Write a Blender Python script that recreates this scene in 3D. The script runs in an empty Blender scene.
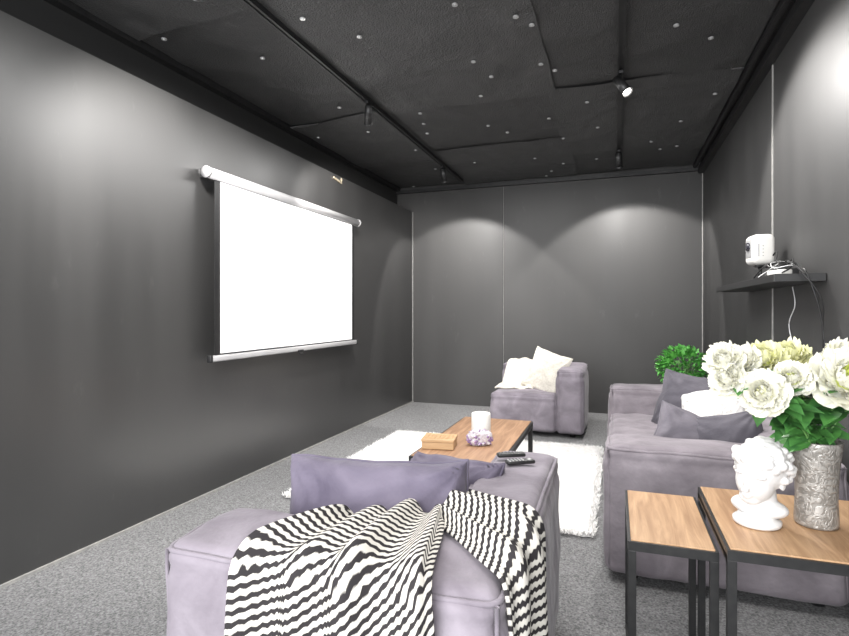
import bpy, bmesh, math, random
from mathutils import Vector, Matrix, noise, Euler
random.seed(7)
S=bpy.context.scene
COL=S.collection
try:
    S.view_settings.view_transform='Standard'
    S.view_settings.look='None'
except Exception: pass

# ------------------------------------------------------------ materials
def M(name, base=(.5,.5,.5), rough=.5, metal=0, spec=.5, noise_scale=None, c2=None, bump=0, bump_scale=50,
      sheen=0, emit=None, estr=0, stretch=(1,1,1), rough2=None, detail=4, coord='Object', trans=0, contrast=(.3,.7), bdist=.01, dist=0,
      bump2=None):
    m=bpy.data.materials.new(name); m.use_nodes=True
    nt=m.node_tree; N=nt.nodes; L=nt.links
    b=N['Principled BSDF']
    b.inputs['Base Color'].default_value=(*base,1)
    b.inputs['Roughness'].default_value=rough
    b.inputs['Metallic'].default_value=metal
    b.inputs['Specular IOR Level'].default_value=spec
    if sheen:
        b.inputs['Sheen Weight'].default_value=sheen
        b.inputs['Sheen Roughness'].default_value=.4
    if trans:
        b.inputs['Subsurface Weight'].default_value=trans; b.inputs['Subsurface Radius'].default_value=(.02,.02,.015); b.inputs['Subsurface Scale'].default_value=.5
    if emit:
        b.inputs['Emission Color'].default_value=(*emit,1); b.inputs['Emission Strength'].default_value=estr
    tc=N.new('ShaderNodeTexCoord')
    mp=N.new('ShaderNodeMapping'); mp.inputs['Scale'].default_value=stretch
    L.new(tc.outputs[coord],mp.inputs['Vector'])
    if noise_scale:
        n=N.new('ShaderNodeTexNoise'); n.inputs['Scale'].default_value=noise_scale; n.inputs['Detail'].default_value=detail
        n.inputs['Distortion'].default_value=dist
        L.new(mp.outputs[0],n.inputs['Vector'])
        r=N.new('ShaderNodeValToRGB'); r.color_ramp.elements[0].position=contrast[0]; r.color_ramp.elements[1].position=contrast[1]
        r.color_ramp.elements[0].color=(*base,1); r.color_ramp.elements[1].color=(*(c2 or base),1)
        L.new(n.outputs['Fac'],r.inputs['Fac']); L.new(r.outputs['Color'],b.inputs['Base Color'])
        if rough2 is not None:
            mr=N.new('ShaderNodeMapRange'); mr.inputs['From Min'].default_value=.3; mr.inputs['From Max'].default_value=.7
            mr.inputs['To Min'].default_value=rough; mr.inputs['To Max'].default_value=rough2
            L.new(n.outputs['Fac'],mr.inputs['Value']); L.new(mr.outputs[0],b.inputs['Roughness'])
    if bump:
        n2=N.new('ShaderNodeTexNoise'); n2.inputs['Scale'].default_value=bump_scale; n2.inputs['Detail'].default_value=5
        L.new(tc.outputs[coord],n2.inputs['Vector'])
        bp=N.new('ShaderNodeBump'); bp.inputs['Strength'].default_value=bump; bp.inputs['Distance'].default_value=bdist
        L.new(n2.outputs['Fac'],bp.inputs['Height']); L.new(bp.outputs[0],b.inputs['Normal'])
        if bump2:
            n3=N.new('ShaderNodeTexNoise'); n3.inputs['Scale'].default_value=bump2[0]; n3.inputs['Detail'].default_value=3; n3.inputs['Distortion'].default_value=bump2[3]
            L.new(tc.outputs[coord],n3.inputs['Vector'])
            b3=N.new('ShaderNodeBump'); b3.inputs['Strength'].default_value=bump2[1]; b3.inputs['Distance'].default_value=bump2[2]
            L.new(n3.outputs['Fac'],b3.inputs['Height']); L.new(b3.outputs[0],bp.inputs['Normal'])
    return m

def wallmat(name,c1,c2,r1,r2,spec):
    m=M(name,c1,r1,spec=spec,noise_scale=1.3,c2=c2,stretch=(2.2,2.2,.20),rough2=r2,bump=.06,bump_scale=300,bdist=.003,detail=5)
    nt=m.node_tree;N=nt.nodes;L=nt.links;b=N['Principled BSDF']
    tc=N.new('ShaderNodeTexCoord')
    mp=N.new('ShaderNodeMapping'); mp.inputs['Scale'].default_value=(1,1,.35); L.new(tc.outputs['Object'],mp.inputs[0])
    n=N.new('ShaderNodeTexNoise'); n.inputs['Scale'].default_value=9; n.inputs['Detail'].default_value=10; n.inputs['Roughness'].default_value=.7; L.new(mp.outputs[0],n.inputs['Vector'])
    r=N.new('ShaderNodeValToRGB'); r.color_ramp.elements[0].position=.62;r.color_ramp.elements[1].position=.76; r.color_ramp.elements[1].color=(.35,.35,.35,1)
    L.new(n.outputs['Fac'],r.inputs[0])
    mx=N.new('ShaderNodeMix'); mx.data_type='RGBA'
    old=b.inputs['Base Color'].links[0].from_socket
    L.new(r.outputs[0],mx.inputs['Factor']); L.new(old,mx.inputs[6]); mx.inputs[7].default_value=(.12,.118,.115,1)
    L.new(mx.outputs[2],b.inputs['Base Color'])
    return m
WALL=wallmat('wall_paint',(.031,.0307,.0305),(.041,.0405,.040),.30,.40,1.15)
WALLR2=wallmat('shelf_wall_paint',(.034,.0337,.0335),(.046,.0455,.045),.46,.56,.7)
WALLB=wallmat('end_wall_paint',(.036,.035,.0345),(.048,.047,.046),.46,.58,.5)
WALLR=M('recess_paint',(.022,.022,.022),.6)
CARPET=M('carpet',(.090,.090,.092),.95,spec=.1,noise_scale=130,c2=(.32,.32,.322),bump=.7,bump_scale=180,contrast=(.28,.70),detail=12,bdist=.012)
CEIL=M('ceiling_membrane',(.034,.034,.034),.36,noise_scale=3,c2=(.048,.048,.048),rough2=.48,bump=.8,bump_scale=120,bdist=.010,bump2=(2.0,.45,.07,.5))
CEIL2=M('ceiling_membrane_wrinkled',(.044,.044,.044),.36,noise_scale=3,c2=(.062,.062,.062),rough2=.5,bump=.8,bump_scale=100,bdist=.011,bump2=(2.6,.5,.07,.6))
BLACKM=M('black_metal',(.018,.018,.019),.42,metal=.3,noise_scale=30,c2=(.03,.03,.03))
BLACKP=M('black_plastic',(.012,.012,.013),.4,noise_scale=40,c2=(.02,.02,.02))
SILVER=M('zinc',(.62,.62,.62),.28,metal=.55,noise_scale=60,c2=(.5,.5,.5))
SEAM=M('seam_edge',(.38,.37,.35),.5,noise_scale=20,c2=(.25,.25,.24),spec=.4)
SEAMD=M('seam_dark',(.01,.01,.01),.6,noise_scale=20,c2=(.02,.02,.02))
SCREEN=M('screen_fabric',(.92,.92,.93),.8,noise_scale=8,c2=(.95,.95,.95),spec=.1)
CASE=M('screen_case',(.42,.415,.42),.4,noise_scale=5,c2=(.37,.365,.37))
kw=dict(rough=.85,spec=.2,noise_scale=7,sheen=.14,bump=.5,bump_scale=60,bdist=.004,detail=12,contrast=(.32,.68),dist=.6,bump2=(5,.6,.025,.6))
MAUVE=M('mauve_suede',(.168,.148,.172),c2=(.262,.236,.268),**kw)
MAUVE2=M('mauve_suede_sofa',(.168,.149,.166),c2=(.256,.230,.252),**kw)
DARKP=M('dark_purple_suede',(.092,.080,.114),c2=(.162,.143,.190),**kw)
GREYP=M('grey_purple_suede',(.072,.068,.082),c2=(.115,.108,.126),**kw)
GREYP2=M('mid_grey_purple_suede',(.115,.106,.126),c2=(.170,.158,.180),**kw)
CREAM=M('cream_cloth',(.52,.49,.43),.95,spec=.1,noise_scale=60,c2=(.64,.61,.55),bump=.5,bump_scale=90,bdist=.01)
THROW=M('beige_knit',(.46,.435,.385),.95,spec=.1,noise_scale=50,c2=(.60,.57,.51),bump=.8,bump_scale=70,bdist=.012)
FLUFF=M('white_fluff',(.70,.68,.66),.95,spec=.1,noise_scale=40,c2=(.85,.84,.83),bump=1,bump_scale=60,bdist=.02)
RUG=M('white_pile',(.80,.79,.77),.95,spec=.05,noise_scale=25,c2=(.95,.94,.93),bump=.6,bump_scale=90,bdist=.02)
PLASTER=M('white_plaster',(.66,.65,.64),.55,noise_scale=20,c2=(.72,.71,.70))
WHITEP=M('white_plastic',(.70,.69,.66),.35,noise_scale=10,c2=(.66,.65,.62))
LEAF=M('green_leaf',(.03,.11,.03),.45,noise_scale=25,c2=(.09,.28,.06))
LEAF2=M('bright_leaf',(.05,.26,.04),.5,noise_scale=12,c2=(.16,.52,.10))
STEM=M('stem',(.08,.2,.05),.5,noise_scale=20,c2=(.12,.26,.07))
PETAL=M('white_petal',(.76,.75,.62),.8,noise_scale=20,c2=(.84,.83,.74),spec=.1,trans=.35)
PETALY=M('cream_petal',(.70,.70,.36),.8,noise_scale=20,c2=(.81,.80,.55),spec=.1,trans=.35)
PETALG=M('green_petal',(.46,.54,.10),.8,noise_scale=20,c2=(.66,.69,.24),spec=.1,trans=.3)
ROCK=M('geode_rock',(.42,.38,.42),.6,noise_scale=60,c2=(.75,.72,.75))
AMETH=M('amethyst',(.12,.05,.17),.15,noise_scale=45,c2=(.42,.30,.48),spec=.8)
WAX=M('wax',(.76,.74,.70),.4,noise_scale=10,c2=(.82,.80,.76))
POT=M('pot_grey',(.12,.12,.12),.6,noise_scale=12,c2=(.16,.16,.16))
LENS=M('lamp_lens',(1,1,1),.3,emit=(1,.97,.92),estr=20)
GLASSD=M('projector_lens',(.01,.01,.02),.05,spec=.9,noise_scale=5,c2=(.02,.02,.03))
CABLEW=M('white_cable',(.75,.75,.75),.5,noise_scale=5,c2=(.7,.7,.7))
GREYM=M('grey_plastic',(.30,.30,.30),.4,noise_scale=5,c2=(.26,.26,.26))

def wood(name,c1,c2,axis):
    m=bpy.data.materials.new(name); m.use_nodes=True
    nt=m.node_tree;N=nt.nodes;L=nt.links;b=N['Principled BSDF']
    tc=N.new('ShaderNodeTexCoord'); mp=N.new('ShaderNodeMapping')
    mp.inputs['Scale'].default_value=(16,1.4,10) if axis=='Y' else (1.4,16,10)
    n=N.new('ShaderNodeTexNoise'); n.inputs['Scale'].default_value=2.0; n.inputs['Detail'].default_value=12; n.inputs['Distortion'].default_value=1.3; n.inputs['Roughness'].default_value=.6
    r=N.new('ShaderNodeValToRGB'); r.color_ramp.elements[0].position=.32; r.color_ramp.elements[1].position=.68
    r.color_ramp.elements[0].color=(*c1,1); r.color_ramp.elements[1].color=(*c2,1)
    L.new(tc.outputs['Object'],mp.inputs[0]);L.new(mp.outputs[0],n.inputs['Vector']);L.new(n.outputs['Fac'],r.inputs[0]);L.new(r.outputs[0],b.inputs['Base Color'])
    b.inputs['Roughness'].default_value=.5
    bp=N.new('ShaderNodeBump');bp.inputs['Strength'].default_value=.15;bp.inputs['Distance'].default_value=.004
    L.new(n.outputs['Fac'],bp.inputs['Height']);L.new(bp.outputs[0],b.inputs['Normal'])
    return m
WOOD=wood('oak_top',(.30,.165,.080),(.52,.33,.185),'Y')
WOOD2=wood('walnut_table_top',(.23,.12,.062),(.44,.265,.155),'Y')
WOOD3=wood('box_wood',(.42,.26,.13),(.60,.40,.22),'X')

def stripes():
    m=bpy.data.materials.new('striped_knit'); m.use_nodes=True
    nt=m.node_tree;N=nt.nodes;L=nt.links;b=N['Principled BSDF']
    uv=N.new('ShaderNodeTexCoord'); sp=N.new('ShaderNodeSeparateXYZ'); L.new(uv.outputs['UV'],sp.inputs[0])
    def math_(op,a=None,bv=None,c=None):
        n=N.new('ShaderNodeMath'); n.operation=op
        for i,x in enumerate((a,bv,c)):
            if x is None: continue
            if isinstance(x,(int,float)): n.inputs[i].default_value=x
            else: L.new(x,n.inputs[i])
        return n.outputs[0]
    zz=math_('PINGPONG',sp.outputs['X'],.008)
    nz=N.new('ShaderNodeTexNoise'); nz.inputs['Scale'].default_value=90; nz.inputs['Detail'].default_value=4; L.new(uv.outputs['UV'],nz.inputs['Vector'])
    y=math_('ADD',sp.outputs['Y'],math_('MULTIPLY',zz,.50))
    y=math_('ADD',y,math_('MULTIPLY',nz.outputs['Fac'],.007))
    fr=math_('FRACT',math_('DIVIDE',y,.0225))
    st=N.new('ShaderNodeValToRGB'); cr=st.color_ramp
    K=(.034,.031,.033,1); Wt=(.62,.595,.545,1)
    cr.elements[0].position=0; cr.elements[0].color=K
    cr.elements[1].position=.38; cr.elements[1].color=K
    e=cr.elements.new(.46); e.color=Wt
    e=cr.elements.new(.93); e.color=Wt
    e=cr.elements.new(1.0); e.color=K
    L.new(fr,st.inputs[0]); L.new(st.outputs[0],b.inputs['Base Color'])
    b.inputs['Roughness'].default_value=.95; b.inputs['Specular IOR Level'].default_value=.1
    bp=N.new('ShaderNodeBump');bp.inputs['Strength'].default_value=.7;bp.inputs['Distance'].default_value=.006
    L.new(st.outputs[0],bp.inputs['Height']);L.new(bp.outputs[0],b.inputs['Normal'])
    return m
STRIPE=stripes()

def vasemat():
    m=bpy.data.materials.new('embossed_ceramic'); m.use_nodes=True
    nt=m.node_tree;N=nt.nodes;L=nt.links;b=N['Principled BSDF']
    tc=N.new('ShaderNodeTexCoord'); v=N.new('ShaderNodeTexNoise'); v.inputs['Scale'].default_value=34; v.inputs['Distortion'].default_value=2.5
    L.new(tc.outputs['Object'],v.inputs['Vector'])
    r=N.new('ShaderNodeValToRGB'); r.color_ramp.elements[0].position=.42;r.color_ramp.elements[1].position=.56
    r.color_ramp.elements[0].color=(.24,.225,.205,1); r.color_ramp.elements[1].color=(.38,.36,.335,1)
    L.new(v.outputs['Fac'],r.inputs[0]);L.new(r.outputs[0],b.inputs['Base Color'])
    b.inputs['Roughness'].default_value=.34; b.inputs['Metallic'].default_value=.35
    bp=N.new('ShaderNodeBump');bp.inputs['Strength'].default_value=1;bp.inputs['Distance'].default_value=.008
    L.new(r.outputs[0],bp.inputs['Height']);L.new(bp.outputs[0],b.inputs['Normal'])
    return m
VASE=vasemat()

# ------------------------------------------------------------ helpers
def tag(o,label=None,category=None,group=None,kind=None):
    if label:o['label']=label
    if category:o['category']=category
    if group:o['group']=group
    if kind:o['kind']=kind
    return o
def empty(name,loc,label,category,group=None,rot=0):
    e=bpy.data.objects.new(name,None); COL.objects.link(e); e.location=loc; e.rotation_euler=(0,0,rot); e.empty_display_size=.1
    return tag(e,label,category,group)
def obj(name,bm,mat,loc=(0,0,0),rot=(0,0,0),parent=None,smooth=True,label=None,category=None,group=None,kind=None):
    me=bpy.data.meshes.new(name)
    bm.normal_update()
    bm.to_mesh(me); bm.free()
    for m in (mat if isinstance(mat,(list,tuple)) else [mat]): me.materials.append(m)
    if smooth:
        for p in me.polygons: p.use_smooth=True
    o=bpy.data.objects.new(name,me); COL.objects.link(o); o.location=loc; o.rotation_euler=rot
    if parent: o.parent=parent
    tag(o,label,category,group,kind)
    return o
def box(bm,c,s,bev=0,mi=0,rot=None,seg=2):
    r=bmesh.ops.create_cube(bm,size=1)
    vs=r['verts']
    for v in vs: v.co=Vector((v.co.x*s[0],v.co.y*s[1],v.co.z*s[2]))
    fs={f for v in vs for f in v.link_faces}
    for f in fs:f.material_index=mi
    if bev:
        es=list({e for v in vs for e in v.link_edges})
        rr=bmesh.ops.bevel(bm,geom=es,offset=bev,segments=seg,affect='EDGES',profile=.5)
        vs=list({v for v in rr['verts']}|{v for v in vs if v.is_valid})
        fs={f for v in vs for f in v.link_faces}
        for f in fs:f.material_index=mi
    for v in vs:
        if rot: v.co=rot@v.co
        v.co+=Vector(c)
    return vs
def cyl(bm,p0,p1,r0,r1=None,seg=24,mi=0,caps=True):
    r1=r0 if r1 is None else r1
    p0=Vector(p0);p1=Vector(p1);d=p1-p0
    q=d.to_track_quat('Z','Y').to_matrix().to_4x4()
    mat=Matrix.Translation((p0+p1)/2)@q
    r=bmesh.ops.create_cone(bm,cap_ends=caps,segments=seg,radius1=r0,radius2=r1,depth=d.length,matrix=mat)
    for f in {f for v in r['verts'] for f in v.link_faces}: f.material_index=mi
    return r['verts']
def sphere(bm,c,r,s=(1,1,1),sub=3,mi=0):
    q=bmesh.ops.create_icosphere(bm,subdivisions=sub,radius=r)
    for v in q['verts']: v.co=Vector((v.co.x*s[0],v.co.y*s[1],v.co.z*s[2]))+Vector(c)
    for f in {f for v in q['verts'] for f in v.link_faces}: f.material_index=mi
    return q['verts']
def tube(bm,pts,r,seg=8,closed=False,mi=0):
    pts=[Vector(p) for p in pts]; n=len(pts); rings=[]
    for i,p in enumerate(pts):
        a=pts[(i-1)%n] if (closed or i>0) else p
        b=pts[(i+1)%n] if (closed or i<n-1) else p
        t=(b-a).normalized()
        up=Vector((0,0,1)) if abs(t.z)<.9 else Vector((1,0,0))
        x=t.cross(up).normalized(); y=x.cross(t)
        rings.append([bm.verts.new(p+(x*math.cos(k/seg*2*math.pi)+y*math.sin(k/seg*2*math.pi))*r) for k in range(seg)])
    m=n if closed else n-1
    for i in range(m):
        A=rings[i];B=rings[(i+1)%n]
        for k in range(seg):
            f=bm.faces.new((A[k],A[(k+1)%seg],B[(k+1)%seg],B[k])); f.material_index=mi
    if not closed:
        for rr in (rings[0],rings[-1]):
            try: bm.faces.new(rr).material_index=mi
            except Exception: pass
def lathe(bm,prof,seg=40,c=(0,0,0),mi=0,wob=None):
    rings=[]
    for (r,z) in prof:
        rings.append([bm.verts.new(Vector((c[0]+r*math.cos(k/seg*2*math.pi),c[1]+r*math.sin(k/seg*2*math.pi),c[2]+z))) for k in range(seg)])
    for i in range(len(rings)-1):
        for k in range(seg):
            f=bm.faces.new((rings[i][k],rings[i][(k+1)%seg],rings[i+1][(k+1)%seg],rings[i+1][k])); f.material_index=mi
    f=bm.faces.new(list(reversed(rings[0]))); f.material_index=mi
    return rings
def puffbox(x0,x1,y0,y1,z0,z1,r=.04,puff=.014,cuts=30,seed=0,nz=.010,seam=True):
    """soft upholstered block with pinched piping round its top and corners"""
    bm=bmesh.new(); bmesh.ops.create_cube(bm,size=2)
    bmesh.ops.subdivide_edges(bm,edges=bm.edges[:],cuts=cuts,use_grid_fill=True)
    h=Vector(((x1-x0)/2,(y1-y0)/2,(z1-z0)/2)); c=Vector(((x0+x1)/2,(y0+y1)/2,(z0+z1)/2))
    def wob(p): return noise.noise(p*5+Vector((seed,seed*2,0)))*nz+noise.noise(p*13+Vector((seed,0,0)))*nz*.4
    for v in bm.verts:
        u=v.co.copy()
        w=Vector([math.copysign(1-(1-abs(a))**1.35,a) for a in u])
        p=Vector((w.x*h.x,w.y*h.y,w.z*h.z))
        q=Vector([max(-(h[i]-r),min(h[i]-r,p[i])) for i in range(3)])
        d=p-q
        if d.length>1e-6:
            d.normalize(); p=q+d*r
        n=d if d.length>.5 else Vector((0,0,0))
        b=[(1-u[i]**2) for i in range(3)]
        for i in range(3):
            if abs(u[i])>.999:
                j,k=(i+1)%3,(i+2)%3
                amt=puff*(max(0,b[j])*max(0,b[k]))**.4
                if i==2 and u[i]<0: amt=0
                p[i]+=math.copysign(amt,u[i])
        if n.length>.5: p+=n*wob(p+c)
        if u.z<.999:
            zz=(h.z-p.z)/.050
            pin=.010*math.exp(-(zz-1)**2*7)
            hv=Vector((n.x,n.y,0))
            if hv.length>.3: p-=hv.normalized()*pin
        v.co=p+c
    if seam:
        k=r*.29
        def loop(z,s,inset=0):
            pts=[]
            X=h.x-k+s; Y=h.y-k+s; rc=r*.8
            for (cx,cy,a0) in ((X-rc,Y-rc,0),(-(X-rc),Y-rc,90),(-(X-rc),-(Y-rc),180),(X-rc,-(Y-rc),270)):
                for a in range(0,91,15):
                    an=math.radians(a0+a); pts.append((c.x+cx+rc*math.cos(an),c.y+cy+rc*math.sin(an),z))
            out=[]
            for i in range(len(pts)):
                a=Vector(pts[i]);b_=Vector(pts[(i+1)%len(pts)])
                m=max(1,int((b_-a).length/.025))
                for t in range(m):
                    p=a.lerp(b_,t/m); nn=Vector((p.x-c.x,p.y-c.y,0)).normalized()
                    ww=wob(p); p+=nn*ww*.7; p.z+=ww*.7+noise.noise(p*9+Vector((seed,0,0)))*.003; out.append(p)
            return out
        tube(bm,loop(c.z+h.z-k,0.004),.0065,6,True)
        for sx in(1,-1):
            for sy in(1,-1):
                pts=[]
                for t in range(12):
                    z=c.z+h.z-k-(2*h.z-k-.04)*t/11
                    p=Vector((c.x+sx*(h.x-k+.001),c.y+sy*(h.y-k+.001),z)); pts.append(p+Vector((sx,sy,0))*.7*wob(p))
                tube(bm,pts,.005,6)
    return bm
def pillow(w,hh,t,ear=.10,n=34,seed=0,nz=.018,sag=0):
    bm=bmesh.new(); g={}
    for s in (1,-1):
        for i in range(n+1):
            for j in range(n+1):
                u=-1+2*i/n; v=-1+2*j/n
                u=math.sin(u*math.pi/2); v=math.sin(v*math.pi/2)
                if s==-1 and (i in(0,n) or j in(0,n)): g[(s,i,j)]=g[(1,i,j)]; continue
                x=u*w/2*(1-ear*(1-v*v)); y=v*hh/2*(1-ear*(1-u*u))
                y+=.008*noise.noise(Vector((x*9+seed,v,3))); x+=.008*noise.noise(Vector((u,y*9+seed,3)))
                if v>0: y-=sag*v*(1-u*u)*(.7+.3*math.sin(u*3+seed))
                th=t/2*((1-u*u)*(1-v*v))**.36
                nn=noise.noise(Vector((x*7+seed,y*7,s)))*nz+noise.noise(Vector((x*18+seed,y*18,s)))*nz*.5
                for cu in(-1,1):
                    for cv in(-1,1):
                        dx,dy=u-cu,v-cv; dd=math.hypot(dx,dy); an=math.atan2(dy,dx)
                        nn+=.012*math.exp(-dd*1.6)*math.sin(an*14+seed+cu)
                k=min(1,th/(t*.2))
                g[(s,i,j)]=bm.verts.new((x,y,s*(th+nn*k)))
    for s in(1,-1):
        for i in range(n):
            for j in range(n):
                q=[g[(s,i,j)],g[(s,i+1,j)],g[(s,i+1,j+1)],g[(s,i,j+1)]]
                if s==-1:q.reverse()
                try:bm.faces.new(q)
                except Exception:pass
    b=[]
    for i in range(n): b.append(g[(1,i,0)].co.copy())
    for j in range(n): b.append(g[(1,n,j)].co.copy())
    for i in range(n): b.append(g[(1,n-i,n)].co.copy())
    for j in range(n): b.append(g[(1,0,n-j)].co.copy())
    tube(bm,b,.005,6,True)
    return bm

# ------------------------------------------------------------ room
XL,XR,YB,ZC=-2.41,.88,6.41,2.72
Y0=-1.2
def struct(name,c,s,mat,label):
    bm=bmesh.new(); box(bm,(0,0,0),s); return obj(name,bm,mat,c,smooth=False,kind='structure',label=label)
def sp(name,x0,x1,y0,y1,z0,z1,mat,label):
    return struct(name,((x0+x1)/2,(y0+y1)/2,(z0+z1)/2),(x1-x0,y1-y0,z1-z0),mat,label)
sp('floor',-2.75,1.05,Y0,YB+.15,-.1,0,CARPET,'speckled grey loop pile carpet floor')
sp('ceiling',-2.75,1.05,Y0,YB+.15,ZC,ZC+.1,CEIL,'black membrane-lined ceiling')
sp('wall_left',-2.62,XL,Y0,YB,0,2.40,WALL,'satin black panelled wall carrying the projection screen')
sp('wall_left_upper',-2.75,-2.62,Y0,YB,0,ZC,WALLR,'recessed black wall above the panelling')
sp('wall_back',-2.75,1.05,YB,YB+.12,0,ZC,WALLB,'satin black painted end wall')
sp('wall_right',XR,1.02,Y0,YB,0,ZC,WALLR2,'satin black painted wall with floating shelf')
n=1
def trim(x0,x1,y0,y1,z0,z1,mat,label):
    global n
    sp('trim_%d'%n,x0,x1,y0,y1,z0,z1,mat,label); n+=1
sp('baseboard_left',XL,XL+.012,Y0,YB,0,.012,SEAM,'thin pale edge strip along the foot of the wall')
trim(-1.264,-1.256,YB-.006,YB,0,2.64,SEAMD,'dark joint between wall panels')
trim(-1.256,-1.253,YB-.006,YB,0,2.64,SEAM,'pale edge of wall panel joint')
trim(XR-.008,XR,YB-.012,YB,.0,2.64,SEAM,'pale corner bead')
trim(XL,XL+.006,YB-.008,YB,0,2.40,SEAM,'pale corner bead')
trim(XR-.006,XR,3.690,3.705,.3,2.62,SEAM,'pale joint between wall panels')
trim(XR-.004,XR,3.706,3.722,.3,2.62,SEAMD,'dark joint between wall panels')
trim(XR-.005,XR,1.0,1.01,.0,2.62,SEAMD,'dark joint between wall panels')
trim(-2.62,XR,YB-.05,YB,2.635,2.672,BLACKM,'black steel rail along the top of the end wall')
trim(XR-.05,XR,Y0,YB-.07,2.60,2.66,BLACKM,'black steel rail along the top of the wall')
trim(XR-.10,XR-.075,Y0,YB-.07,2.66,2.70,BLACKM,'thin black conduit under the ceiling')
trim(-2.62,-2.56,Y0,YB-.07,2.66,2.72,BLACKM,'black steel edge rail under the ceiling')
xs=[-2.6,-1.67,-.42,.80]; ys=[-.9,.6,2.05,3.88,5.2,6.33]
k=0
for i in range(3):
    for j in range(5):
        bm=bmesh.new(); nx,ny=40,50
        x0,x1=xs[i]-.03,xs[i+1]+.03; y0,y1=ys[j]-.03+(0 if j in(0,3) else (.25*((i*2+j)%3-1))),ys[j+1]+.03+(0 if j in(2,4) else .25*((i*2+j+1)%3-1))
        if j==4:y1=6.33
        if i==0:x0=-2.55
        if i==2:x1=.77
        cx,cy=(x0+x1)/2,(y0+y1)/2
        lv=((i+j)%2)*.012; sk=random.uniform(-.05,.05)
        G=[[None]*(ny+1) for _ in range(nx+1)]
        for a in range(nx+1):
            for b in range(ny+1):
                x=x0+(x1-x0)*a/nx; y=y0+(y1-y0)*b/ny
                rid=1-abs(noise.noise(Vector((x*1.4+k,y*1.4,k*3))))*3.0
                z=-.012-lv-.010*(1+noise.noise(Vector((x*1.4,y*1.4,k*3))))-.007*max(0,rid)**4
                x+= (.012*noise.noise(Vector((y*2.5,k,1))) if a in(0,nx) else 0)
                y+= (.03*noise.noise(Vector((x*2.0,k,5)))+sk*(a/nx-.5)*2 if b in(0,ny) else 0)
                G[a][b]=bm.verts.new((x-cx,y-cy,z))
        for a in range(nx):
            for b in range(ny):
                bm.faces.new((G[a][b],G[a][b+1],G[a+1][b+1],G[a+1][b]))
        o=obj('ceiling_membrane_sheet',bm,CEIL2 if (i+j)%2 else CEIL,(cx,cy,ZC-.002),label='wrinkled black insulation membrane sheet fixed to the ceiling',category='insulation sheet',group='ceiling membrane sheets')
        k+=1
def washer_mesh():
    bm=bmesh.new(); cyl(bm,(0,0,-.003),(0,0,.003),.015,seg=16); cyl(bm,(0,0,-.006),(0,0,-.003),.007,seg=8)
    me=bpy.data.meshes.new('fixing_washer'); bm.to_mesh(me); bm.free(); me.materials.append(SILVER); return me
wm=washer_mesh()
rnd=random.Random(9)
for x in (-2.42,-1.85,-1.45,-.85,-.50,-.28,.25,.64):
    y=1.2+rnd.random()*.5
    while y<6.25:
        xx=x+rnd.uniform(-.16,.16)
        if abs(xx+1.675)>.06 and abs(xx-.035)>.06 and rnd.random()<.80 and -2.5<xx<.74:
            o=bpy.data.objects.new('fixing_washer',wm); COL.objects.link(o)
            o.location=(xx,y,ZC-.048)
            tag(o,'small round zinc fixing washer on the black ceiling membrane','washer','ceiling fixing washers')
        y+=rnd.choice((.25,.55,.7,.85))*rnd.uniform(.85,1.15)

# ------------------------------------------------------------ lighting tracks
for x in (-1.675,.035):
    bm=bmesh.new(); box(bm,(0,0,0),(.036,6.9,.022)); box(bm,(-.013,0,-.014),(.010,6.9,.008)); box(bm,(.013,0,-.014),(.010,6.9,.008))
    obj('lighting_track',bm,BLACKM,(x,2.62,ZC-.060),smooth=False,label='long black ceiling lighting track rail',category='track rail',group='ceiling lighting tracks')
def spot(x,y,aim,energy,size=80,lens=True,blend=.6,glow=LENS,beam=None,soft=.05):
    zt=ZC-.082
    e=empty('track_spotlight',(x,y,zt),'black cylindrical spotlight clipped to the ceiling track','spotlight','ceiling track spotlights')
    bm=bmesh.new(); box(bm,(0,0,-.008),(.03,.09,.018),.003); obj('adapter',bm,BLACKM,parent=e,smooth=False)
    piv=Vector((0,0,-.07)); bm=bmesh.new(); cyl(bm,(0,0,-.015),piv,.006,seg=10); obj('arm',bm,BLACKM,parent=e)
    d=(Vector(aim)-Vector((x,y,zt))-piv).normalized()
    a=piv-d*.05; b=piv+d*.075
    bm=bmesh.new(); cyl(bm,a,b,.028,seg=28); cyl(bm,a-d*.006,a,.022,.026,seg=28); cyl(bm,b,b+d*.012,.028,.031,seg=28,caps=False)
    obj('lamp_head',bm,BLACKM,parent=e)
    bm=bmesh.new(); cyl(bm,b+d*.001,b+d*.004,.024,seg=24); obj('lens',bm,glow,parent=e)
    l=bpy.data.lights.new('spot_beam','SPOT'); l.energy=energy; l.spot_size=math.radians(size); l.spot_blend=blend; l.shadow_soft_size=soft; l.color=(1,.97,.94)
    lo=bpy.data.objects.new('spot_beam',l); COL.objects.link(lo); lo.parent=e; lo.location=b+d*.02; lo.rotation_euler=d.to_track_quat('-Z','Y').to_euler()
spot(-1.66,3.52,(-2.41,4.9,1.2),170,95,blend=.4)
spot(-1.675,5.35,(-1.72,6.41,.9),135,92,blend=.12)
spot(.035,3.60,(.78,3.0,1.2),110,110,blend=.3)
spot(.035,5.35,(.20,6.41,.9),150,96,blend=.12)
spot(-1.675,1.85,(-2.41,2.6,1.35),240,105,blend=.6,soft=.12)
spot(.035,1.6,(.62,3.4,.6),85,80,blend=1.0,soft=.08)
spot(-1.675,.1,(-1.0,1.2,.3),55,120)
spot(.035,.3,(.5,1.7,.3),45,100)

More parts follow.
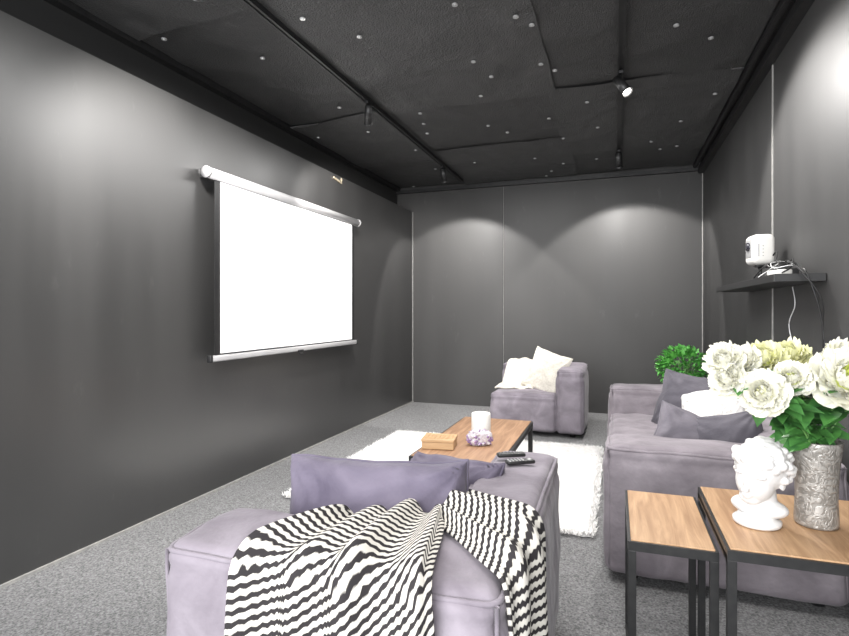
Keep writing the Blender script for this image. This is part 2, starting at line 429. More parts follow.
def area(name,loc,aim,sx,sy,e,col=(1,1,1)):
    l=bpy.data.lights.new(name,'AREA'); l.shape='RECTANGLE'; l.size=sx; l.size_y=sy; l.energy=e; l.color=col
    o=bpy.data.objects.new(name,l); COL.objects.link(o); o.location=loc
    o.rotation_euler=(Vector(aim)-Vector(loc)).to_track_quat('-Z','Y').to_euler()
area('rear_fill',(-.7,-1.15,1.5),(-.9,4,1.55),2.8,2.2,190,(.98,.99,1))  # added soft fill from the open rear, no doorway stands there
area('ceiling_fill',(-.8,2.6,2.60),(-.8,2.6,0),1.2,2.6,62,(1,.985,.97))  # added broad fill below the ceiling, not a fitting of the room
area('ceiling_fill',(-.8,4.7,2.60),(-.8,4.7,0),1.4,1.2,36,(1,.985,.97))  # second added ceiling fill, towards the end wall
w=bpy.data.worlds.new('World'); S.world=w; w.use_nodes=True
w.node_tree.nodes['Background'].inputs[0].default_value=(.95,.96,1,1); w.node_tree.nodes['Background'].inputs[1].default_value=1.0

# ------------------------------------------------------------ projection screen
e=empty('projector_screen',(XL+.012,3.68,.85),'white pull-down projection screen with pale grey roller case','projection screen')
ln=2.03
bm=bmesh.new(); cyl(bm,(.063,-ln/2,1.145),(.063,ln/2,1.145),.033,seg=24); obj('roller_case',bm,CASE,parent=e)
for s in (1,-1):
    bm=bmesh.new(); cyl(bm,(.063,s*ln/2,1.145),(.063,s*(ln/2+.012),1.145),.036,seg=24); obj('case_end_cap',bm,CASE,parent=e)
    bm=bmesh.new(); box(bm,(.02,s*(ln/2-.02),1.145),(.036,.02,.06),.003); obj('wall_bracket',bm,BLACKM,parent=e,smooth=False)
    bm=bmesh.new(); box(bm,(.063,s*.99,.005),(.034,.02,.044),.004); obj('bar_end_cap',bm,BLACKP,parent=e)
bm=bmesh.new(); box(bm,(.063,0,.575),(.002,1.90,1.10)); obj('screen_border',bm,BLACKP,parent=e,smooth=False,label='black masking border of the screen')
bm=bmesh.new(); box(bm,(.0655,-.0,.572),(.001,1.80,1.075)); obj('screen_fabric',bm,SCREEN,parent=e,smooth=False,label='bright white screen fabric')
bm=bmesh.new(); box(bm,(.063,0,.005),(.028,1.97,.038),.008); obj('bottom_bar',bm,CASE,parent=e)
bm=bmesh.new(); tube(bm,[(.083,.03*math.cos(t),-.02-.018*math.sin(t)) for t in [i*math.pi/10 for i in range(11)]],.004); box(bm,(.08,0,-.012),(.012,.07,.02),.003); obj('pull_handle',bm,BLACKP,parent=e)
bm=bmesh.new(); box(bm,(0,0,0),(.012,.16,.02),.003); box(bm,(0,.07,.02),(.01,.02,.05),.002)
obj('metal_bracket',bm,M('brass_bracket',(.35,.28,.18),.5,metal=.4,noise_scale=40,c2=(.5,.45,.35)),(XL+.007,4.43,2.35),rot=(math.radians(-8),0,0),label='small metal bracket fixed near the top of the wall panel',category='bracket')

# ------------------------------------------------------------ rug
bm=bmesh.new(); RX0,RX1,RY0,RY1=-1.90,-.11,2.87,4.72; cx,cy=(RX0+RX1)/2,(RY0+RY1)/2
N_=110; G={}
def redge(x,y):
    return noise.noise(Vector((x*4,y*4,0)))*.035+noise.noise(Vector((x*18,y*18,0)))*.022
for i in range(N_+1):
    for j in range(N_+1):
        x=RX0+(RX1-RX0)*i/N_; y=RY0+(RY1-RY0)*j/N_
        ed=min(i,N_-i,j,N_-j)
        if ed==0:
            if i in(0,N_): x+=redge(x,y)
            if j in(0,N_): y+=redge(x,y)
        z=.003 if ed==0 else .028+.008*noise.noise(Vector((x*9,y*9,0)))+.006*noise.noise(Vector((x*30,y*30,0)))
        G[i,j]=bm.verts.new((x-cx,y-cy,z))
for i in range(N_):
    for j in range(N_): bm.faces.new((G[i,j],G[i+1,j],G[i+1,j+1],G[i,j+1]))
rr=random.Random(5)
for q in range(34000):
    if q%4==0:
        sd=rr.randrange(4); t=rr.random()
        x=(RX0+t*(RX1-RX0)) if sd<2 else (RX0 if sd==2 else RX1); y=(RY0+t*(RY1-RY0)) if sd>=2 else (RY0 if sd==0 else RY1)
        x+=rr.uniform(-.03,.02)-cx; y+=rr.uniform(-.03,.02)-cy
    else:
        x=rr.uniform(RX0,RX1)-cx; y=rr.uniform(RY0,RY1)-cy
    a=rr.uniform(0,6.283); L_=rr.uniform(.016,.036); wd=.0035
    dx,dy=math.cos(a),math.sin(a); lean=rr.uniform(.3,1.0)*L_
    z0=.014
    p0=(x-dy*wd,y+dx*wd,z0); p1=(x+dy*wd,y-dx*wd,z0); p2=(x+dx*lean,y+dy*lean,z0+L_*.7)
    bm.faces.new([bm.verts.new(p) for p in (p0,p1,p2)])
obj('shag_rug',bm,RUG,(cx,cy,.001),label='square white shaggy rug on the grey carpet',category='rug')

# ------------------------------------------------------------ armchairs
def chair(loc,parts,label,mat,group,seedb=0):
    e=empty('armchair',loc,label,'armchair',group)
    for i,(nm,b,kw) in enumerate(parts):
        bm=puffbox(b[0]-loc[0],b[1]-loc[0],b[2]-loc[1],b[3]-loc[1],b[4],b[5],seed=seedb+i*3.1,**kw)
        obj(nm,bm,mat,parent=e)
    xs=[p[1][0] for p in parts];xe=[p[1][1] for p in parts];ya=[p[1][2] for p in parts];yb=[p[1][3] for p in parts]
    for x in (min(xs)+.1,max(xe)-.1):
        for y in(min(ya)+.1,max(yb)-.1):
            bm=bmesh.new(); cyl(bm,(x-loc[0],y-loc[1],0),(x-loc[0],y-loc[1],.05),.025,seg=16); obj('foot',bm,BLACKP,parent=e)
    return e
chair((-.59,1.5,0),[
 ('seat_cushion',(-.985,-.43,1.25,2.05,.04,.385),dict()),
 ('armrest',(-.99,-.43,.975,1.25,.035,.612),dict()),
 ('backrest',(-.425,-.195,.975,2.06,.035,.617),dict(cuts=38)),
],'boxy mauve suede armchair draped with a striped throw',MAUVE,'mauve armchairs')
chair((-.69,5.44,0),[
 ('seat_cushion',(-1.11,-.50,5.03,5.63,.04,.375),dict(puff=.02)),
 ('armrest',(-1.11,-.50,5.63,5.88,.035,.60),dict()),
 ('backrest',(-.50,-.265,5.02,5.88,.035,.61),dict()),
],'boxy mauve suede armchair with cream throw and cushion',MAUVE,'mauve armchairs',20)

def cushion(name,w,h,t,loc,rot,mat,label,group='sofa cushions',seed=0,ear=.07,sag=0):
    return obj(name,pillow(w,h,t,ear=ear,seed=seed,sag=sag),mat,loc,rot=rot,label=label,category='cushion',group=group)
R=math.radians
cushion('throw_pillow',.53,.36,.27,(-.64,1.41,.548),(R(84),R(-1),R(6)),DARKP,'dark purple suede cushion propped inside the striped-throw armchair',group='armchair cushions',seed=2,ear=.03,sag=.008)
cushion('throw_pillow',.38,.33,.18,(-.530,1.70,.512),(R(58),R(-5),R(-24)),DARKP,'dark purple suede cushion against the armchair backrest',group='armchair cushions',seed=5,ear=.03,sag=.01)
cushion('throw_pillow',.42,.42,.16,(-.63,5.36,.555),(R(70),R(14),R(-30)),CREAM,'cream linen cushion leaning in the far armchair',group='armchair cushions',seed=8)

# ------------------------------------------------------------ sofa
e=empty('sofa',(.40,3.48,0),'large mauve suede modular sofa along the shelf wall','sofa')
ox,oy=.40,3.48
for i,(nm,b,kw) in enumerate([
 ('armrest',(-.035,.825,2.42,2.69,.035,.575),dict(cuts=32)),
 ('seat_cushion',(-.03,.58,2.69,3.50,.04,.385),dict()),
 ('seat_cushion',(-.03,.58,3.50,4.31,.04,.385),dict()),
 ('backrest',(.59,.835,2.69,3.50,.035,.585),dict()),
 ('backrest',(.59,.835,3.50,4.31,.035,.585),dict()),
 ('armrest',(-.035,.825,4.31,4.56,.035,.575),dict()),
]):
    obj(nm,puffbox(b[0]-ox,b[1]-ox,b[2]-oy,b[3]-oy,b[4],b[5],seed=50+i*2.3,**kw),MAUVE2,parent=e)
for x in (.07,.75):
    for y in (2.52,4.46):
        bm=bmesh.new(); cyl(bm,(x-ox,y-oy,0),(x-ox,y-oy,.05),.025,seg=16); obj('foot',bm,BLACKP,parent=e)
cushion('throw_pillow',.44,.40,.18,(.46,3.90,.54),(R(70),R(6),R(-34)),GREYP,'dark grey-purple cushion leaning on the sofa backrest',seed=11)
cushion('throw_pillow',.38,.36,.24,(.53,3.38,.535),(R(72),R(-16),R(-40)),FLUFF,'fluffy white cushion on the sofa',seed=12,ear=.02)
cushion('throw_pillow',.34,.33,.17,(.335,2.90,.50),(R(66),R(22),R(8)),GREYP2,'grey-purple cushion leaning on the near sofa arm',seed=14)
cushion('throw_pillow',.32,.32,.16,(.50,2.86,.51),(R(72),R(-12),R(-8)),GREYP,'dark grey suede cushion leaning on the near sofa arm',seed=15)

# ------------------------------------------------------------ throws
lerp=lambda a,b,t:a+(b-a)*t
def drape(bm,uvl,Sf,Ef,topz,edge_out,inner,zend,nw,nl,seed,amp=.012,uoff=0,ulen=.5,vf=None,folds=7):
    rows=[]
    for i in range(nw+1):
        w=i/nw; s=Vector(Sf(w)); e_=Vector(Ef(w)); d=(e_-s); L0=d.length; d.normalize()
        pts=[(-.015,topz-inner),(-.012,topz-.02),(.02,topz),(L0-.03,topz),(L0+.0,topz-.006),(L0+edge_out,topz-.04),(L0+edge_out+.004,zend(w))]
        for _ in range(2):
            q=[pts[0]]
            for a,b in zip(pts[:-1],pts[1:]):
                q+=[(a[0]*.75+b[0]*.25,a[1]*.75+b[1]*.25),(a[0]*.25+b[0]*.75,a[1]*.25+b[1]*.75)]
            q.append(pts[-1]); pts=q
        cum=[0]
        for a,b in zip(pts[:-1],pts[1:]): cum.append(cum[-1]+math.hypot(b[0]-a[0],b[1]-a[1]))
        T=cum[-1]; row=[]; kk=0
        for j in range(nl+1):
            l=T*j/nl
            while kk<len(cum)-2 and cum[kk+1]<l: kk+=1
            t=(l-cum[kk])/max(1e-9,cum[kk+1]-cum[kk]); a,b=pts[kk],pts[kk+1]
            h=a[0]+(b[0]-a[0])*t; z=a[1]+(b[1]-a[1])*t
            tx,tz=b[0]-a[0],b[1]-a[1]; m=math.hypot(tx,tz); nx,nz=-tz/m,tx/m
            if nz<0 and h<L0*.5: nx,nz=-abs(nx),0
            ph=w*folds*6.283+seed+1.2*noise.noise(Vector((l*2.2,w*2,seed)))
            f=(.5+.5*math.sin(ph)); f=f**1.2
            f2=.5+.5*math.sin(ph*.43+2)
            wr=amp*(f*.9+f2*.5)+amp*.2*(.5+.5*noise.noise(Vector((w*8,l*5,seed+3))))
            wr*= .9+.4*min(1,max(0,l-.1)*2)
            if w<.05 or w>.95: wr*=.4
            P=Vector((s.x+d.x*(h+nx*wr),s.y+d.y*(h+nx*wr),z+nz*wr+.003))
            P+=Vector((-d.y,d.x,0))*.014*noise.noise(Vector((l*4,w*3,seed+9)))
            vv=l+(vf(w) if vf else 0)
            row.append((bm.verts.new(P),(uoff+w*ulen,vv)))
        rows.append(row)
    for i in range(nw):
        for j in range(nl):
            q=[rows[i][j],rows[i+1][j],rows[i+1][j+1],rows[i][j+1]]
            f=bm.faces.new([a[0] for a in q])
            for lp,a in zip(f.loops,q): lp[uvl].uv=a[1]
bm=bmesh.new(); uvl=bm.loops.layers.uv.new('UVMap')
drape(bm,uvl,lambda w:(lerp(-.655,-.40,w),lerp(1.17,1.32,w**.6),0),lambda w:(lerp(-.745,-.325,w),.972,0),.634,.020,.14,lambda w:.12,120,140,1.0,amp=.034,ulen=.45,vf=lambda w:.26*w*w-.06*w,folds=3.3)
drape(bm,uvl,lambda w:(lerp(-.42,-.45,w),lerp(1.25,1.50,w),0),lambda w:(-.195,lerp(1.03,1.37,w),0),.640,.016,.12,lambda w:.06,100,140,4.0,amp=.027,uoff=.6,ulen=.38,vf=lambda w:.08*w,folds=2.6)
o=obj('throw_blanket',bm,STRIPE,(0,0,0),label='black and cream striped throw draped over the armchair arm',category='blanket',group='throw blankets')
m_=o.modifiers.new('s','SOLIDIFY'); m_.thickness=.008; m_.offset=1
# cream throw: falls from the arm down to the seat
bm=bmesh.new(); nx_,ny_=70,80; g={}
def ss(a,b,x):
    t=max(0,min(1,(x-a)/(b-a))); return t*t*(3-2*t)
for i in range(nx_+1):
    for j in range(ny_+1):
        w=i/nx_; t=j/ny_
        x=-1.10+.36*w-.01*(1-t)+.07*t
        y=5.22+.64*t+.05*w
        z=.395+.225*ss(5.40,5.68,y)
        q=w*16+2.5*t+.8*noise.noise(Vector((w*3,t*3,1)))
        f=(.5+.5*math.sin(q))
        e_=min(w,1-w,t,1-t)
        z+=(.022*f+.012*noise.noise(Vector((w*5,t*5,4)))+.014)*min(1,.45+e_*8)
        g[i,j]=bm.verts.new((x,y,z))
for i in range(nx_):
    for j in range(ny_): bm.faces.new((g[i,j],g[i+1,j],g[i+1,j+1],g[i,j+1]))
o=obj('throw_blanket',bm,THROW,(0,0,0),label='beige knitted throw folded over the far armchair arm',category='blanket',group='throw blankets')
m_=o.modifiers.new('s','SOLIDIFY'); m_.thickness=.014; m_.offset=-1

# ------------------------------------------------------------ tables
def table(name,x0,x1,y0,y1,z,wmat,label,cat,fw=.022,group=None,runner=True,th=.03):
    cx,cy=(x0+x1)/2,(y0+y1)/2; X=(x1-x0)/2; Y=(y1-y0)/2
    e=empty(name,(cx,cy,0),label,cat,group)
    bm=bmesh.new(); box(bm,(0,0,z-.009),(2*X-fw*.7,2*Y-fw*.7,.018),.002); obj('table_top',bm,wmat,parent=e,smooth=False)
    bm=bmesh.new(); hh=.026; zc=z-.004-hh/2; q=fw*.35
    for s in(1,-1):
        box(bm,(0,s*(Y-q/2),zc),(2*X,q,hh)); box(bm,(s*(X-q/2),0,zc),(q,2*Y-2*q,hh))
        box(bm,(s*(X-fw/2),0,z-.03),(fw,2*Y-fw,.018))
    obj('frame',bm,BLACKM,parent=e,smooth=False)
    for sx in(1,-1):
        for sy in(1,-1):
            bm=bmesh.new(); box(bm,(sx*(X-fw/2),sy*(Y-fw/2),(z-.03)/2),(fw,fw,z-.03),.001); obj('leg',bm,BLACKM,parent=e,smooth=False)
    if runner:
        for sx in (1,-1):
            bm=bmesh.new(); box(bm,(sx*(X-fw/2),0,fw/2),(fw*.9,2*Y-2*fw,fw)); obj('foot_rail',bm,BLACKM,parent=e,smooth=False)
    return e
table('coffee_table',-.985,-.515,2.56,3.64,.42,WOOD2,'low walnut-topped coffee table with black metal frame on the rug','coffee table',fw=.028)
table('side_table',.035,.266,1.645,2.11,.50,WOOD,'small oak-topped nesting side table with black metal frame','side table',group='nesting side tables')
table('side_table',.268,.80,1.545,2.07,.55,WOOD,'larger oak-topped nesting side table holding flowers and a bust','side table',group='nesting side tables')

# wooden box
e=empty('wooden_box',(-.89,2.78,.4205),'small carved light wood box on the coffee table','box',rot=R(8))
bm=bmesh.new(); box(bm,(0,0,.019),(.17,.14,.036),.003); obj('body',bm,WOOD3,parent=e,smooth=False)
bm=bmesh.new(); box(bm,(0,0,.046),(.176,.146,.018),.004)
for i in range(7):
    for j in range(5): box(bm,(-.066+i*.022,-.044+j*.022,.056),(.014,.014,.004),.001)
obj('lid',bm,WOOD3,parent=e,smooth=False)

# amethyst chunk + candle
rc=random.Random(11)
bm=bmesh.new(); vs=sphere(bm,(0,0,.036),.050,(1.35,.65,.95),3)
for v in vs: v.co+=v.co.normalized()*.022*noise.noise(v.co*28+Vector((3,1,0))); v.co.z=max(.001,v.co.z)
for i in range(120):
    a=rc.uniform(0,6.283); ph=rc.uniform(-.6,1.2); d=Vector((math.cos(a)*math.cos(ph),math.sin(a)*math.cos(ph),math.sin(ph)))
    p=Vector((d.x*.064,d.y*.032,.036+d.z*.044)); r=rc.uniform(.005,.010); L_=rc.uniform(.006,.015)
    dd=(d+Vector((rc.uniform(-.3,.3),rc.uniform(-.3,.3),rc.uniform(0,.4)))).normalized()
    mi=1 if rc.random()<(.85 if ph<.35 else .35) else 0
    cyl(bm,p-dd*.008,p+dd*L_*.4,r,seg=6,mi=mi); cyl(bm,p+dd*L_*.4,p+dd*L_,r,.0008,seg=6,mi=mi)
for v in bm.verts: v.co.z=max(.0005,v.co.z)
obj('amethyst_cluster',bm,[ROCK,AMETH],(-.695,2.88,.42),rot=(0,0,R(15)),smooth=False,label='rough purple and white amethyst chunk in front of the candle',category='crystal')
e=empty('candle',(-.715,3.00,.4205),'thick white pillar candle behind the amethyst chunk','candle')
bm=bmesh.new(); lathe(bm,[(.052,0),(.054,.008),(.054,.148),(.051,.153),(.044,.149),(.0005,.145)],36); obj('wax_body',bm,WAX,parent=e)
bm=bmesh.new(); tube(bm,[(0,0,.144),(0,0,.158),(.003,0,.164)],.0015); obj('wick',bm,BLACKP,parent=e)

# remotes on armchair back
for i,(x,y,r,lab) in enumerate([(-.345,1.90,-62,'slim black remote control lying on the armchair back'),(-.300,1.82,-56,'black remote control with silver keys lying on the armchair back')]):
    e=empty('remote_control',(x,y,.638),lab,'remote control','remote controls',rot=R(r))
    bm=bmesh.new(); box(bm,(0,0,.007),(.032,.10,.013),.005); obj('body',bm,BLACKP,parent=e)
    bm=bmesh.new()
    for a in range(3):
        for b in range(5): cyl(bm,(-.009+a*.009,-.040+b*.012,.0125),(-.009+a*.009,-.040+b*.012,.0155),.0028,seg=8)
    cyl(bm,(0,.034,.0125),(0,.034,.015),.009,seg=16)
    obj('keypad',bm,SILVER if i else POT,parent=e,kind='stuff')

# ------------------------------------------------------------ shelf, projector
e=empty('floating_shelf',(.878,3.57,1.30),'black floating wall shelf holding a projector','shelf')
bm=bmesh.new(); box(bm,(-.1,0,0),(.20,1.47,.036),.002); obj('board',bm,BLACKP,parent=e,smooth=False)
e=empty('projector',(.765,3.48,1.3185),'small white portable projector on a black stand','projector')
bm=bmesh.new(); cyl(bm,(0,0,0),(0,0,.008),.05,seg=28); cyl(bm,(0,0,.008),(0,0,.080),.010,seg=12); box(bm,(0,0,.083),(.05,.05,.01),.002); obj('stand',bm,BLACKP,parent=e)
rt=Matrix.Rotation(R(8),3,'Z')
bm=bmesh.new(); box(bm,(0,0,.172),(.115,.135,.168),.030,rot=rt,seg=5); obj('body',bm,WHITEP,parent=e)
bm=bmesh.new()
for i in range(4): cyl(bm,(-.0,-.069,.135+i*.018),(-.0,-.066,.135+i*.018),.003,seg=8)
box(bm,(0,-.066,.165),(.05,.004,.07),.001,rot=rt)
obj('grille',bm,GREYM,parent=e)
bm=bmesh.new(); box(bm,(-.056,-.008,.178),(.006,.075,.10),.002,rot=rt); obj('front_panel',bm,GREYM,parent=e)
bm=bmesh.new(); cyl(bm,(-.054,-.01,.190),(-.066,-.012,.190),.024,seg=24); obj('lens',bm,GLASSD,parent=e)
bm=bmesh.new(); box(bm,(0,0,.020),(.10,.13,.038),.004); obj('media_box',bm,BLACKP,(.79,3.13,1.319),label='small black media box on the shelf',category='media player')
bm=bmesh.new(); box(bm,(0,0,.012),(.05,.11,.024),.004); obj('power_adapter',bm,WHITEP,(.73,2.96,1.319),rot=(0,0,R(20)),label='white power adapter on the shelf',category='power adapter')
def cable(pts,r,mat,label):
    P=[Vector(p) for p in pts]; P=[P[0]]+P+[P[-1]]; out=[]
    for i in range(1,len(P)-2):
        for k in range(8):
            t=k/8; a,b,c,d=P[i-1],P[i],P[i+1],P[i+2]
            out.append(.5*((2*b)+(c-a)*t+(2*a-5*b+4*c-d)*t*t+(3*b-a-3*c+d)*t**3))
    out.append(P[-2])
    bm=bmesh.new(); tube(bm,out,r,6); obj('cable',bm,mat,label=label,category='cable',group='cables by the projector shelf')
cable([(.74,3.42,1.325),(.70,3.3,1.33),(.74,3.2,1.39),(.79,3.12,1.37),(.80,3.02,1.40),(.76,2.90,1.35),(.72,2.88,1.325)],.004,BLACKP,'black cable tangled on the shelf')
cable([(.80,3.46,1.42),(.82,3.38,1.47),(.78,3.25,1.40),(.72,3.18,1.37),(.74,3.05,1.39),(.80,2.97,1.37)],.004,BLACKP,'black cable looping from the projector')
cable([(.70,3.22,1.325),(.76,3.10,1.385),(.71,3.02,1.38),(.70,2.92,1.35),(.77,2.90,1.36),(.82,2.95,1.33)],.0022,CABLEW,'white cable coiled on the shelf')
cable([(.73,2.98,1.345),(.70,3.05,1.375),(.76,3.15,1.39),(.80,3.0,1.38),(.79,2.86,1.345),(.80,2.80,1.30),(.85,2.80,1.1),(.86,2.83,.8),(.865,2.9,.62)],.004,BLACKP,'black cable hanging from the end of the shelf')
cable([(.78,3.05,1.37),(.74,2.88,1.38),(.77,2.78,1.32),(.84,2.77,1.2),(.855,2.80,1.05),(.865,2.74,.9),(.865,2.78,.62)],.003,BLACKP,'thin black cable dropping from the shelf')
cable([(.873,3.30,1.275),(.873,3.26,1.18),(.873,3.36,1.08),(.873,3.28,.95),(.873,3.22,.8),(.873,3.2,.6)],.003,CABLEW,'white cable running down the wall below the shelf')

# ------------------------------------------------------------ vase, bust
vx,vy=.533,1.80
prof=[(.045,0),(.052,.004),(.053,.02),(.050,.08),(.053,.15),(.059,.205),(.062,.236),(.059,.238),(.054,.230),(.048,.15),(.045,.03),(.0,.028)]
P2=[]
for a,b in zip(prof[:-1],prof[1:]):
    for t in (0,.33,.66): P2.append((lerp(a[0],b[0],t),lerp(a[1],b[1],t)))
P2.append((.0005,.028))
bm=bmesh.new(); lathe(bm,P2,56); obj('flower_vase',bm,VASE,(vx,vy,.5505),label='silver-grey embossed ceramic vase full of white flowers on side table',category='vase')

e=empty('bust_sculpture',(.378,1.755,.5505),'white plaster classical head bust on a round base','sculpture',rot=R(-34))
e.scale=(1.24,1.24,1.20)
bm=bmesh.new()
TILT=Matrix.Rotation(R(9),3,'Y')@Matrix.Rotation(R(8),3,'X')
def SP(c,r,s=(1,1,1)):
    z=c[2]-(.034 if c[2]>.09 else 0)
    p=Vector((c[0],c[1],z))
    if c[2]>.09:
        piv=Vector((0,.01,.075)); p=TILT@(p-piv)+piv
    sphere(bm,tuple(p),r,s,3)
SP((0,.012,.175),.060,(.88,1.08,1.02))
SP((0,-.014,.145),.044,(.90,.95,1.12))
SP((0,-.030,.108),.021,(1.15,.95,.8))
SP((0,-.053,.148),.009,(.75,1.1,1.9)); SP((0,-.064,.138),.0075,(1.1,1,.8))
SP((.018,-.047,.170),.011,(1.4,.6,.4)); SP((-.018,-.047,.170),.011,(1.4,.6,.4))
SP((.017,-.045,.157),.007,(1.2,.7,.7)); SP((-.017,-.045,.157),.007,(1.2,.7,.7))
SP((0,-.051,.122),.008,(1.5,.8,.40)); SP((0,-.050,.116),.008,(1.2,.8,.42))
SP((.047,.005,.150),.012,(.5,.9,1.4)); SP((-.047,.005,.150),.012,(.5,.9,1.4))
cyl(bm,(0,.016,.02),(0,.008,.10),.038,.032,24)
SP((0,.012,.038),.046,(1.3,.9,.5))
hr=random.Random(4)
for i in range(120):
    a=hr.uniform(0,6.283); el=hr.uniform(-.5,1.5)
    d=Vector((math.cos(a)*math.cos(el),math.sin(a)*math.cos(el),math.sin(el)))
    if d.y<-.25 and d.z<.55: continue
    p=Vector((d.x*.054,.012+d.y*.064,.175+d.z*.056)); r=hr.uniform(.008,.012)
    SP(tuple(p),r,(1,1,.85))
for i in range(9):
    a=-1.2+i*.3; SP((.05*math.sin(a),-.048*math.cos(a)+.006,.196+.006*math.cos(i*2.2)),.012)
SP((.0,.07,.15),.024,(1,.9,1.1))
o=obj('bust_head',bm,PLASTER,parent=e); md=o.modifiers.new('r','REMESH'); md.mode='VOXEL'; md.voxel_size=.0024; md.use_smooth_shade=True
sm=o.modifiers.new('s','SMOOTH'); sm.iterations=1; sm.factor=.5
bm=bmesh.new(); lathe(bm,[(.044,0),(.048,.003),(.049,.011),(.044,.016),(.038,.019),(.038,.024),(.001,.025)],40); obj('base',bm,PLASTER,parent=e)

# ------------------------------------------------------------ flowers
def petal(bm,base,up,out,L_,W,cup,mi,rr):
    side=up.cross(out).normalized(); g=[]
    nu,nv=7,8; sd=rr.random()*50
    for i in range(nu+1):
        t=i/nu; row=[]
        wd=W*math.sin(min(1,t*1.05+.15)*math.pi*.58)**.8*(1-.10*t**4)
        ang=cup*t
        for j in range(nv+1):
            s=-1+2*j/nv
            ll=L_*(1-.10*s*s*t)
            c=base+up*(ll*(math.sin(ang)/cup))+out*(ll*((1-math.cos(ang))/cup))
            c=c+side*s*wd*.5+out*.18*W*s*s*(1-.3*t)
            c=c+(out*.20+up*.08)*L_*noise.noise(Vector((s*3.0,t*1.8,sd)))*t*t*1.8
            row.append(bm.verts.new(c))
        g.append(row)
    for i in range(nu):
        for j in range(nv):
            f=bm.faces.new((g[i][j],g[i+1][j],g[i+1][j+1],g[i][j+1])); f.material_index=mi
def bloom(bm,R_,seed,inner=1):
    rr=random.Random(seed)
    sphere(bm,(0,0,R_*.12),R_*.30,sub=2,mi=inner)
    layers=[(8,.12,.60,.36,inner),(10,.32,.72,.40,inner),(11,.55,.82,.45,inner if inner and R_>.08 else 0),(12,.82,.92,.50,0),(12,1.10,1.0,.55,0),(11,1.40,1.04,.60,0),(9,1.72,1.0,.66,0)]
    for k,(n_,tilt,L_,W,mi) in enumerate(layers):
        for i in range(n_):
            a=(i+rr.uniform(-.3,.3))/n_*2*math.pi+k*.4; tl=tilt+rr.uniform(-.14,.14)
            o_=Vector((math.cos(a),math.sin(a),0)); z=Vector((0,0,1))
            up=(z*math.cos(tl)+o_*math.sin(tl)).normalized(); out=(o_*math.cos(tl)-z*math.sin(tl)).normalized()
            petal(bm,o_*R_*.06,up,-out,R_*L_*rr.uniform(.88,1.06),R_*W*1.2,.95 if k<4 else .55,mi,rr)
def leafmesh(bm,base,d,nrm,L_,W,mi=0,fold=.2,droop=.25):
    side=d.cross(nrm).normalized(); rows=[]
    for i in range(10):
        t=i/9; wd=W*math.sin(math.pi*min(1,t**.8*.98+.02))*(1+.10*(i%2)); c=base+d*L_*t-nrm*L_*droop*t*t
        rows.append([bm.verts.new(c-side*wd/2+nrm*fold*wd),bm.verts.new(c),bm.verts.new(c+side*wd/2+nrm*fold*wd)])
    for a,b in zip(rows[:-1],rows[1:]):
        for k in range(2):
            f=bm.faces.new((a[k],b[k],b[k+1],a[k+1])); f.material_index=mi
Fd=Vector((-.3316,.9434,0)); Rd=Vector((.9434,.3316,0))
ZT=.5505
mouth=Vector((vx,vy,ZT+.222))
fl=[(-.250,.00,1.005,.055,[PETAL,PETAL]),(-.255,-.02,.955,.050,[PETAL,PETAL]),(-.185,-.07,.925,.064,[PETAL,PETALY]),(-.115,.04,1.000,.062,[PETALY,PETALG]),
    (.015,-.085,.955,.090,[PETAL,PETALG]),(-.035,.06,1.005,.060,[PETALY,PETALG]),(.095,.02,1.005,.062,[PETAL,PETALG]),
    (.115,-.06,.945,.064,[PETAL,PETALY]),(-.105,-.06,.960,.052,[PETAL,PETALG]),(-.185,.03,.995,.056,[PETAL,PETALY]),(.03,.05,.91,.055,[PETAL,PETAL]),(-.10,.0,.905,.045,[PETAL,PETALY])]
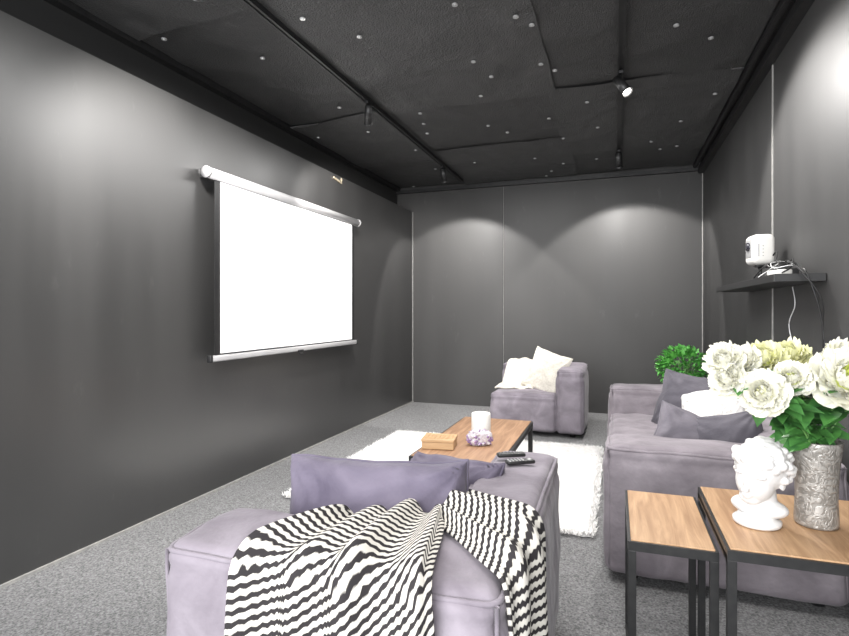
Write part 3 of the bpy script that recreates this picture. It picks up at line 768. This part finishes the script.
for i,(r_,d_,z_,R_,mt) in enumerate(fl):
    p=Vector((vx,vy,0))+Rd*r_+Fd*d_; p.z=z_
    ax=(p-Vector((vx,vy,ZT+.26))).normalized(); ax=(ax+Vector((-.2,-.95,.2))).normalized()
    if p.x+R_>.86: p.x=.86-R_
    q=ax.to_track_quat('Z','Y')
    lab='large white peony with green heart in the vase' if i==4 else ('cream yellow-green peony bloom in the grey vase' if mt[0] is PETALY else 'white ruffled peony bloom with long stem in grey vase')
    e=empty('peony',p,lab,'flower','bouquet flowers')
    e.rotation_mode='QUATERNION'; e.rotation_quaternion=q
    bm=bmesh.new(); bloom(bm,R_,i*7+1); o=obj('bloom',bm,mt,parent=e)
    inv=q.inverted()
    end=inv@(mouth+Vector((rc.uniform(-.025,.025),rc.uniform(-.025,.025),-.14))-p); mm=inv@(mouth+Vector((rc.uniform(-.03,.03),rc.uniform(-.03,.03),0))-p)
    mid=inv@(mouth*.45+p*.55-p)+inv@Vector((0,0,.03))
    pts=[]
    for k in range(13):
        t=k/12; a=Vector((0,0,-.005))
        pts.append(a*(1-t)**3+3*mid*(t*(1-t)**2)+3*mm*(t*t*(1-t))*1.0+end*t**3)
    bm=bmesh.new(); tube(bm,pts,.003,6); obj('stem',bm,STEM,parent=e)
    for k in range(8):
        t=rc.uniform(.10,.66); P_=pts[int(t*12)]
        a=rc.uniform(0,6.283); dw=Vector((math.cos(a)*.8,math.sin(a)*.8-.45,rc.uniform(-.35,.45))).normalized(); dl=inv@dw
        nn=(inv@Vector((0,-.5,1))); nn=(nn-dl*nn.dot(dl)).normalized()
        bm=bmesh.new(); leafmesh(bm,P_,dl,nn,rc.uniform(.07,.11),rc.uniform(.036,.052)); obj('leaf',bm,LEAF,parent=e)

# ------------------------------------------------------------ potted plant behind the sofa
e=empty('potted_plant',(.53,4.95,0),'bushy bright green plant in a tall dark pot behind the sofa','potted plant')
bm=bmesh.new(); lathe(bm,[(.11,0),(.12,.01),(.15,.46),(.152,.48),(.14,.48),(.135,.44),(.001,.44)],40); obj('pot',bm,POT,parent=e)
bm=bmesh.new()
for i in range(26):
    a=rc.uniform(0,6.283); r=rc.uniform(.02,.16)
    tube(bm,[(0,0,.43),(math.cos(a)*r*.5,math.sin(a)*r*.5,.55),(math.cos(a)*r,math.sin(a)*r,rc.uniform(.65,.8))],.003,5)
obj('stems',bm,STEM,parent=e,kind='stuff')
bm=bmesh.new()
for i in range(700):
    d=Vector((rc.gauss(0,1),rc.gauss(0,1),rc.gauss(0,1))).normalized(); r=rc.uniform(.4,1.15)**.5
    p=Vector((d.x*.18*r,d.y*.18*r,.68+d.z*.155*r)); dd=(d+Vector((rc.uniform(-.7,.7),rc.uniform(-.7,.7),rc.uniform(-.3,.8)))).normalized()
    nn=Vector((rc.uniform(-.4,.4),rc.uniform(-.4,.4),1)); nn=(nn-dd*nn.dot(dd)).normalized()
    leafmesh(bm,p,dd,nn,rc.uniform(.035,.055),rc.uniform(.022,.034),mi=0)
obj('foliage',bm,LEAF2,parent=e,kind='stuff')

# ------------------------------------------------------------ camera
cd=bpy.data.cameras.new('camera'); cd.sensor_width=36; cd.lens=542/849*36; cd.shift_y=-7/849; cd.clip_start=.05
co=bpy.data.objects.new('camera',cd); COL.objects.link(co); co.location=(0,0,1.15); co.rotation_euler=(R(90),0,R(19.36)); S.camera=co
